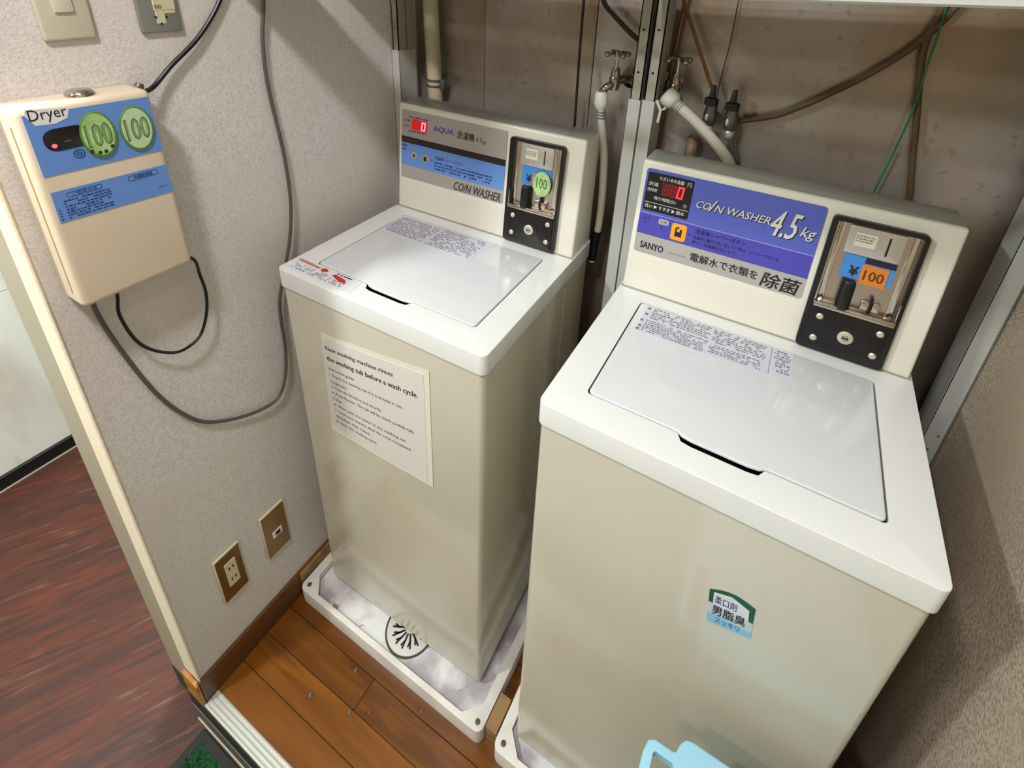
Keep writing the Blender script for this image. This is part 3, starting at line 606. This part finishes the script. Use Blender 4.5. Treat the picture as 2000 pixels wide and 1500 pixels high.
g = empty('water_hose', (-.115, .462, -.03), 0, 'pale grey hose hanging beside the console of the left washer', 'hose')
MB().lathe((-.1255, .462, .330), (.05, 0, -1), [(0, .0095), (.004, .0125), (.022, .0140), (.030, .0120), (.036, .0078)]).build('nut', NUT, g)
cl = MB()
for k in range(3): cl.lathe((-.1215 + .0006 * k, .462, .292 - .006 * k), (.05, 0, -1), [(0, .0085), (.0008, .0092), (.0024, .0092), (.0032, .0085)])
cl.build('clamp', mat('clamp_grey', (120, 128, 130), .4, .4), g)
MB().tube([(-.1235, .462, .300), (-.119, .462, .268), (-.106, .462, .205), (-.100, .463, .115), (-.1015, .468, .040), (-.1085, .476, -.004), (-.112, .478, -.06)], .0078, 14).build('hose', HOSE, g)
MB().tube([(-.1035, .470, .025), (-.1085, .476, -.002), (-.112, .478, -.055)], .0092, 12).build('black_sleeve', CORDB, g)
g = empty('water_hose', (.07, .452, .20), 0, 'thick cream hose with large white nut running down behind the right washer console', 'hose')
MB().lathe((-.002, .462, .345), (.72, -.05, -.45), [(0, .012), (.003, .0175), (.014, .0185), (.022, .0170), (.026, .0130)]).build('nut', NUT, g)
cl = MB()
for k in range(4): cl.lathe((.0165 + .0042 * k, .4605 - .0003 * k, .3335 - .0026 * k), (.72, -.05, -.45), [(0, .0112), (.0008, .0122), (.0022, .0122), (.003, .0112)])
cl.build('clamp', mat('clamp_ivory', (170, 172, 156), .5), g)
MB().tube([(.012, .460, .336), (.040, .459, .319), (.075, .458, .295), (.108, .457, .268), (.132, .456, .243), (.143, .456, .215), (.146, .456, .17)], .0098, 14).build('hose', HOSE, g)
lv = MB(); lv.tube([(-.0085, .435, .337), (.0010, .436, .319), (.0060, .446, .322)], .0028, 8, smooth=False).tube([(.0010, .436, .319), (-.0010, .436, .297)], .0026, 8, smooth=False)
lv.build('locking_lever', NUT, g)
for i, (x, z, lb_) in enumerate(((.080, .333, 'black-capped grey gas valve behind the cream hose, nearer the taps'), (.117, .330, 'black-capped grey gas valve with silver base, right one of the pair'))):
    g = empty('gas_valve', (x, .488, z - .06), 0, lb_, 'valve', 'gas valves on the back wall')
    MB().lathe((x - .002, .486, z + .000), (0, 0, 1), [(0, .0125), (.012, .0125), (.015, .006), (.034, .0042), (.036, .003)], 8).build('cap', BLACK, g)
    MB().lathe((x, .488, z - .040), (0, 0, 1), [(0, .008), (.006, .0115), (.022, .0120), (.040, .0100)], 16).cyl((x, .488, z - .02), (x, YB - .001, z - .024), .008).build('body', mat('valve_grey', (98, 98, 100), .3, .6), g)
    MB().lathe((x + .001, .488, z - .056), (0, 0, 1), [(0, .004), (.004, .0100), (.014, .0115), (.018, .0095)], 12).build('base_nut', mat('valve_nut', (196, 194, 184), .25, .8), g)
    MB().ball((x - .004, .477, z - .022), .0045, sc=(.7, .6, 1.6)).build('sight_knob', SCREW, g)
g = empty('pipe_stub', (.052, .50, .20), 0, 'brown-grey pipe stub with white tip behind the right washer console', 'pipe')
MB().tube([(.052, YB - .001, .250), (.055, .505, .248), (.056, .495, .232), (.056, .494, .208)], .0115, 12).build('elbow', mat('stub_brown', (128, 104, 84), .5), g)
MB().lathe((.056, .494, .209), (0, 0, -1), [(0, .0085), (.010, .0085), (.014, .006)]).build('tip', WHITE, g)
def wire(name, pts, r, m, label, cat, n=8): return MB().tube(pts, r, n).build(name, m, label=label, cat=cat)
yw = .516
wire('dark_tube', [(.124, .492, .292), (.131, .492, .275), (.137, .49, .25), (.150, .486, .225), (.162, .482, .215)], .0035, mat('tube_slate', (60, 66, 62), .5), 'dark slate tube curling down from the right gas valve', 'tube')
wire('gas_hose', [(.108, .505, .300), (.130, .512, .306), (.184, yw, .324), (.215, yw, .343), (.247, yw, .366), (.308, yw, .417), (.360, yw, .474), (.392, yw, .535)], .0052, BRN, 'thick brown hose sweeping up to the right from the gas valves', 'hose', 10)
wire('brown_cord', [(.378, yw, .55), (.371, yw, .519), (.366, yw, .474), (.372, yw, .429), (.392, yw, .342), (.406, yw, .274), (.417, yw, .223), (.421, yw, .15)], .0050, BRN, 'thick brown cord hanging down behind the right end of the right washer', 'cord', 10)
wire('green_wire', [(.372, .509, .55), (.3745, .509, .519), (.376, .509, .490), (.3765, .508, .438), (.3790, .508, .382), (.3740, .508, .305), (.3660, .508, .226), (.362, .508, .16)], .0016, GREEN, 'thin green wire hanging beside the brown cord', 'wire', 6)
wire('copper_tube', [(-.020, .50, .545), (-.004, .50, .506), (.072, .495, .362)], .0032, COPP, 'thin copper tube running diagonally down to the left gas valve', 'tube')
wire('thin_wire', [(.090, .512, .55), (.0865, .512, .513), (.0865, .512, .444), (.082, .510, .352), (.088, .505, .320)], .0011, DKB, 'very thin dark wire hanging between the two gas valves', 'wire', 6)
wire('black_cable', [(-.190, .48, .545), (-.1875, .48, .493), (-.1855, .478, .378), (-.1795, .470, .243), (-.178, .468, .15)], .0028, CORDB, 'black cable hanging straight down behind the left washer console', 'cable')
wire('dark_hose', [(-.175, .50, .548), (-.156, .50, .495), (-.130, .50, .469), (-.081, .50, .432), (-.040, .515, .410)], .0050, DKB, 'dark hose curving from the top to behind the middle posts', 'hose', 10)
wire('thin_pipe', [(.003, .518, .55), (-.006, .518, .47), (-.012, .518, .33), (-.014, .518, .2)], .0045, COPP, 'narrow brown pipe just right of the middle posts', 'pipe')
g = empty('drain_pipe', (-.57, .50, .1), 0, 'cream plastic pipe running up the back wall beside the left post', 'pipe')
MB().tube([(-.5775, .500, .55), (-.5735, .500, .44), (-.5675, .500, .27), (-.562, .500, .1)], .0175, 18).build('pipe', PVC, g)
b = MB(); b.lathe((-.5685, .500, .281), (.02, 0, 1), [(0, .0185), (.001, .0205), (.0045, .0205), (.0055, .0185)]).lathe((-.5680, .500, .268), (.02, 0, 1), [(0, .0185), (.001, .0205), (.0035, .0205), (.0045, .0185)]).box(-.549, -.535, .492, .508, .262, .288, .003)
b.build('clip', mat('clip_grey', (96, 98, 94), .4, .5), g)

# ------------------------------------------------------------------ left wall: dryer timer, switches, sockets, cords
def tf(u, v, wv=0.): return Vector((-.585 + wv, u, v))
g = empty('dryer_timer', (-.615, -.18, .079), 0, 'cream coin timer box for the dryer on the left wall with blue labels', 'coin timer'); timer = g
MB().box(-.6449, -.585, -.2555, -.1060, .079, .3635, .009, 4).build('case', IVORY, g)
MB().box(-.6055, -.6040, -.2565, -.2550, .10, .34).build('side_seam', mat('seam_tan', (186, 164, 118), .6), g)
p1 = MB(f=tf).prism([(-.2482, .2765), (-.1096, .2738), (-.1115, .3535), (-.2485, .3555)], .0002, .0010).build('upper_label', BLUEA, g)
p2 = MB(f=tf).prism([(-.2482, .2125), (-.1096, .2075), (-.1100, .2515), (-.2475, .2550)], .0002, .0010).build('lower_label', BLUEA, g)
MB(f=tf).prism([(-.2465, .3560), (-.2440, .3625), (-.2050, .3580), (-.2030, .3540), (-.2065, .3445), (-.2200, .3400), (-.2390, .3415)], .0010, .0014).build('white_name_sticker', WHT, g)
MB(f=tf).text('Dryer', -.2430, -.2055, .3430, .3610, .0017).build('name_lettering', INK, g)
MB(f=tf).prism(rrect(-.2370, -.190, .3055, .3340, .0125, 6), .0010, .0022, r=.001).build('black_window', BLACK, g)
MB(f=tf).prism(circ(-.2284, .3131, .0026), .0022, .0030).build('red_lamp', mat('lamp_red', (255, 60, 70), .3, emit=3.5), g)
fine(MB(f=tf), -.2180, -.2080, .3150, .3175, 1, .0026, 1, .003).build('window_lettering', INKG, g)
def coinst(c, rx_, rz_, f_):
    MB(f=tf).prism(circ(c[0], c[1], rx_, rz_, 36), .0010, .0036, r=.001).build('coin_sticker', GRND, g); o = C.objects[g.children[-1].name]
    MB(f=tf).prism(circ(c[0] - .0005, c[1] + .001, rx_ * .87, rz_ * .90, 36), .0036, .0042).build('coin_face', f_, o)
    ou = MB(f=tf)
    ou.text('100', c[0] - rx_ * .70, c[0] + rx_ * .66, c[1] - rz_ * .46, c[1] + rz_ * .50, .0045, bold=.035); ou.build('numeral', mat('ink_olive', (72, 96, 52), .6), o)
    ou = MB(f=tf); ou.text('100', c[0] - rx_ * .67, c[0] + rx_ * .63, c[1] - rz_ * .42, c[1] + rz_ * .46, .0047, bold=0); ou.build('numeral_fill', mat('coin_fill', (132, 164, 104), .5), o)
    return o
o1 = coinst((-.1805, .3155), .0200, .0315, GRN); coinst((-.1352, .3130), .0208, .0318, GRNL)
dd = MB(f=tf)
for a, b in ((-.1935, .2965), (-.1855, .2925), (-.1785, .2925), (-.1700, .2975)): dd.box(a - .0020, a + .0020, b - .0022, b + .0022, .0042, .0046)
dd.build('denomination_mark', mat('ink_dark_green', (30, 50, 20), .6), o1)
MB(f=tf).prism(circ(-.2062, .2965, .0062), .0010, .0015, holes=[circ(-.2062, .2965, .0050)[::-1]]).prism(circ(-.2062, .2965, .0030), .0010, .0015, holes=[circ(-.2062, .2965, .0018)[::-1]]).build('ring_mark', INKB, g)
def pill(u0, u1, v0, v1): return MB(f=tf).prism(rrect(u0, u1, v0, v1, (v1 - v0) * .45), .0010, .0013, holes=[rrect(u0 + .0006, u1 - .0006, v0 + .0006, v1 - .0006, (v1 - v0) * .4)[::-1]])
pill(-.2330, -.1935, .2430, .2500).build('pill_outline', INKB, g); pill(-.1625, -.1235, .2410, .2490).build('pill_outline', INKB, g)
t_ = MB(f=tf).text('ご使用方法', -.2275, -.1990, .2442, .2488, .0014, bold=.01).text('衣類乾燥機', -.1555, -.1310, .2422, .2478, .0014, bold=.02)
fine(t_, -.2380, -.1850, .2140, .2415, 7, .0014, .85, .0045, seed=61); fine(t_, -.2455, -.2425, .214, .236, 5, .0014, 1, .003, seed=62)
t_.build('instruction_lettering', INKB, g)
fine(MB(f=tf), -.1290, -.1150, .2190, .2225, 1, .0014, .8, .004, seed=63).build('faint_lettering', mat('ink_pale_blue', (70, 108, 170), .6), g)
k = MB(); k.lathe((-.612, -.1765, .3628), (0, 0, 1), [(0, .0165), (.003, .0165), (.006, .0150), (.008, .0125)], 28).lathe((-.612, -.1765, .3705), (0, 0, 1), [(0, .0125), (.001, .0110), (.002, .006)], 24)
k.build('lock_barrel', CHROME, g)
MB().lathe((-.620, -.105, .3575), (0, .5, 1), [(0, .0060), (.006, .0060), (.009, .0045)], 10).build('cable_gland', mat('gland_grey', (104, 104, 92), .35, .5), g)
def plate(name, y0, y1, z0, z1, m, label, cat, r=.004, th=.007, rim=None):
    g = empty(name, (XL, (y0 + y1) / 2, z0), 0, label, cat)
    if rim:
        MB().box(XL + .0001, XL + th - .0015, y0, y1, z0, z1, .002, 2).build('surround', rim, g)
        MB().box(XL + th - .0030, XL + th, y0 + .0025, y1 - .0025, z0 + .0025, z1 - .0025, .001, 1).build('face_plate', m, g)
    else: MB().box(XL + .0001, XL + th, y0, y1, z0, z1, r, 3).build('cover_plate', m, g)
    return g
g = plate('light_switch', -.1860, -.1275, .4290, .545, BEIGE, 'beige light switch plate above the coin timer box', 'switch')
MB().box(XL + .006, XL + .0105, -.1680, -.1470, .4640, .510, .0015, 2).build('rocker', mat('rocker_cream', (214, 210, 192), .4), g)
g = plate('telephone_socket', -.0725, -.0150, .4300, .545, GREYM, 'grey metal wall plate with a white modular socket, right of the light switch', 'socket', r=.003)
MB().box(XL + .006, XL + .0085, -.0510, -.0205, .4610, .520, .001, 1).box(XL + .006, XL + .0080, -.0500, -.0370, .4420, .4625, .001, 1).box(XL + .0062, XL + .0080, -.0370, -.0215, .4560, .4625, .001, 1).build('insert', CREAM, g)
MB().box(XL + .0085, XL + .0090, -.0500, -.0400, .4640, .4690).build('socket_slot', mat('slot_brown', (150, 130, 92), .6), g)
for q in ((-.0505, .4520), (-.0360, .4515), (-.0445, .4425)): MB().cyl((XL + .0068, q[0], q[1]), (XL + .0085, q[0], q[1]), .0016, n=8).build('pin_hole', INK, g)
g = plate('power_socket', -.1905, -.1330, -.7885, -.6450, GOLD, 'bronze wall plate with cream four-slot power socket, low on the left wall', 'socket', th=.008, rim=CREAM)
MB().box(XL + .0072, XL + .0095, -.1735, -.1490, -.7500, -.6730, .001, 1).build('insert', CREAM, g)
for a in (-.1655, -.1570):
    for b in (-.6940, -.7290): MB().box(XL + .0094, XL + .0099, a - .0012, a + .0012, b - .0045, b + .0045).build('slot', INK, g)
g = plate('aerial_socket', -.0825, -.0210, -.7900, -.6450, GOLD, 'bronze wall plate with a small square white jack, nearer the washer', 'socket', th=.008, rim=CREAM)
MB().box(XL + .0072, XL + .0095, -.0630, -.0385, -.7360, -.7140, .001, 1).build('jack', WHT, g)
MB().box(XL + .0094, XL + .0100, -.0555, -.0440, -.7305, -.7185).build('opening', INK, g)
XC = XL + .022
def cord(pts, x=XC): return [(x if len(p) == 2 else p[2], p[0], p[1]) for p in pts]
MB().tube(cord([(-.2050, .085, -.610), (-.2075, .060, -.612), (-.2085, .025), (-.202, -.020), (-.190, -.052), (-.168, -.080), (-.142, -.096), (-.110, -.088), (-.090, -.052), (-.082, -.010), (-.0845, .030), (-.094, .068, -.607), (-.110, .088, -.605)]), .0026, 8).build('cord_loop', CORDB, timer, label='thin black cord looping under the box')
wire('grey_cord', cord([(-.230, .085, -.622), (-.231, .040, -.632), (-.215, -.056, -.636), (-.191, -.158, -.638), (-.164, -.231, -.637), (-.129, -.287, -.636), (-.066, -.331, -.634), (.000, -.350, -.632), (.031, -.319, -.631), (.047, -.246, -.631), (.053, -.125, -.631), (.078, -.050, -.631), (.100, .013, -.631), (.115, .089, -.632), (.118, .188, -.634), (.109, .320, -.636), (.112, .402, -.636), (.126, .470, -.636), (.14, .56, -.636)]), .0034, CORDG, 'long grey cord looping down the left wall from the timer box and up again', 'cord', 10)
wire('black_power_cord', cord([(-.098, .352, -.620), (-.079, .356, -.630), (-.046, .382, -.634), (-.003, .413, -.636), (.027, .442, -.638), (.052, .475, -.638), (.095, .545, -.638)]), .0036, CORDB, 'thick black cord rising to the right from the top of the timer box', 'cord', 10)

# ------------------------------------------------------------------ light blue hamper, grass mat
g = empty('plastic_hamper', (.42, -.21, -1.01), 0, 'light blue plastic hamper with a hand slot, in front of the right washer', 'hamper')
lidp = [(.252, -.375)] + [(.2415, -.36), (.2405, -.095), (.2435, -.080), (.252, -.0745), (.262, -.0745), (.276, -.0745), (.2805, -.073), (.284, -.062), (.289, -.0545), (.298, -.0515), (.59 - .03, -.0515), (.568, -.06), (.568, -.36), (.56, -.375)]
slot = [(.2555, -.087), (.2790, -.087), (.2815, -.090), (.2815, -.180), (.2790, -.183), (.2555, -.183), (.2530, -.180), (.2530, -.090)]
MB().prism(lidp, -.432, -.420, holes=[slot], r=.003, seg=3).build('lid', CYAN, g)
bd = MB(); t = bmesh.new(); rg = []
for z, i in ((-1.0, .045), (-.98, .040), (-.432, .010)):
    rg.append([t.verts.new((p[0], p[1], z)) for p in rrect(.288 + i, .562 - i, -.365 + i, -.058 - i, .03)])
for a, b in zip(rg, rg[1:]):
    for i in range(len(a)): t.faces.new((a[i], a[(i + 1) % len(a)], b[(i + 1) % len(b)], b[i]))
t.faces.new(rg[0][::-1]); t.faces.new(rg[-1]); bmesh.ops.recalc_face_normals(t, faces=t.faces); bd.merge(t)
bd.build('body', CYAN, g)
g = empty('grass_mat', (-.1, -.6, -1.13), 0, 'green artificial grass doormat with dark border at the bottom edge', 'mat')
MB().box(-.660, .50, -.95, -.297, -1.1298, -1.121, .002, 1).build('backing', MATB, g)
t = bmesh.new(); rnd = random.Random(5)
for i in range(9000):
    x = rnd.uniform(-.640, -.25); y_ = rnd.uniform(-.62, -.318)
    if i > 6500: x = rnd.uniform(-.25, .48)
    a = rnd.uniform(0, 6.28); h = rnd.uniform(.008, .014); w_ = .0014; lx, ly = rnd.uniform(-.005, .005), rnd.uniform(-.005, .005)
    v = [t.verts.new((x - w_ * math.cos(a), y_ - w_ * math.sin(a), -1.121)), t.verts.new((x + w_ * math.cos(a), y_ + w_ * math.sin(a), -1.121)), t.verts.new((x + lx, y_ + ly, -1.121 + h))]
    t.faces.new(v)
mb = MB(); mb.bm.free(); mb.bm = t; mb.build('turf', TURF, g, shade=False, kind='stuff')
MB().box(-.635, .48, -.93, -.316, -1.1215, -1.1195).build('turf_base', mat('turf_base', (12, 70, 36), .9), g)
bpy.context.view_layer.update()
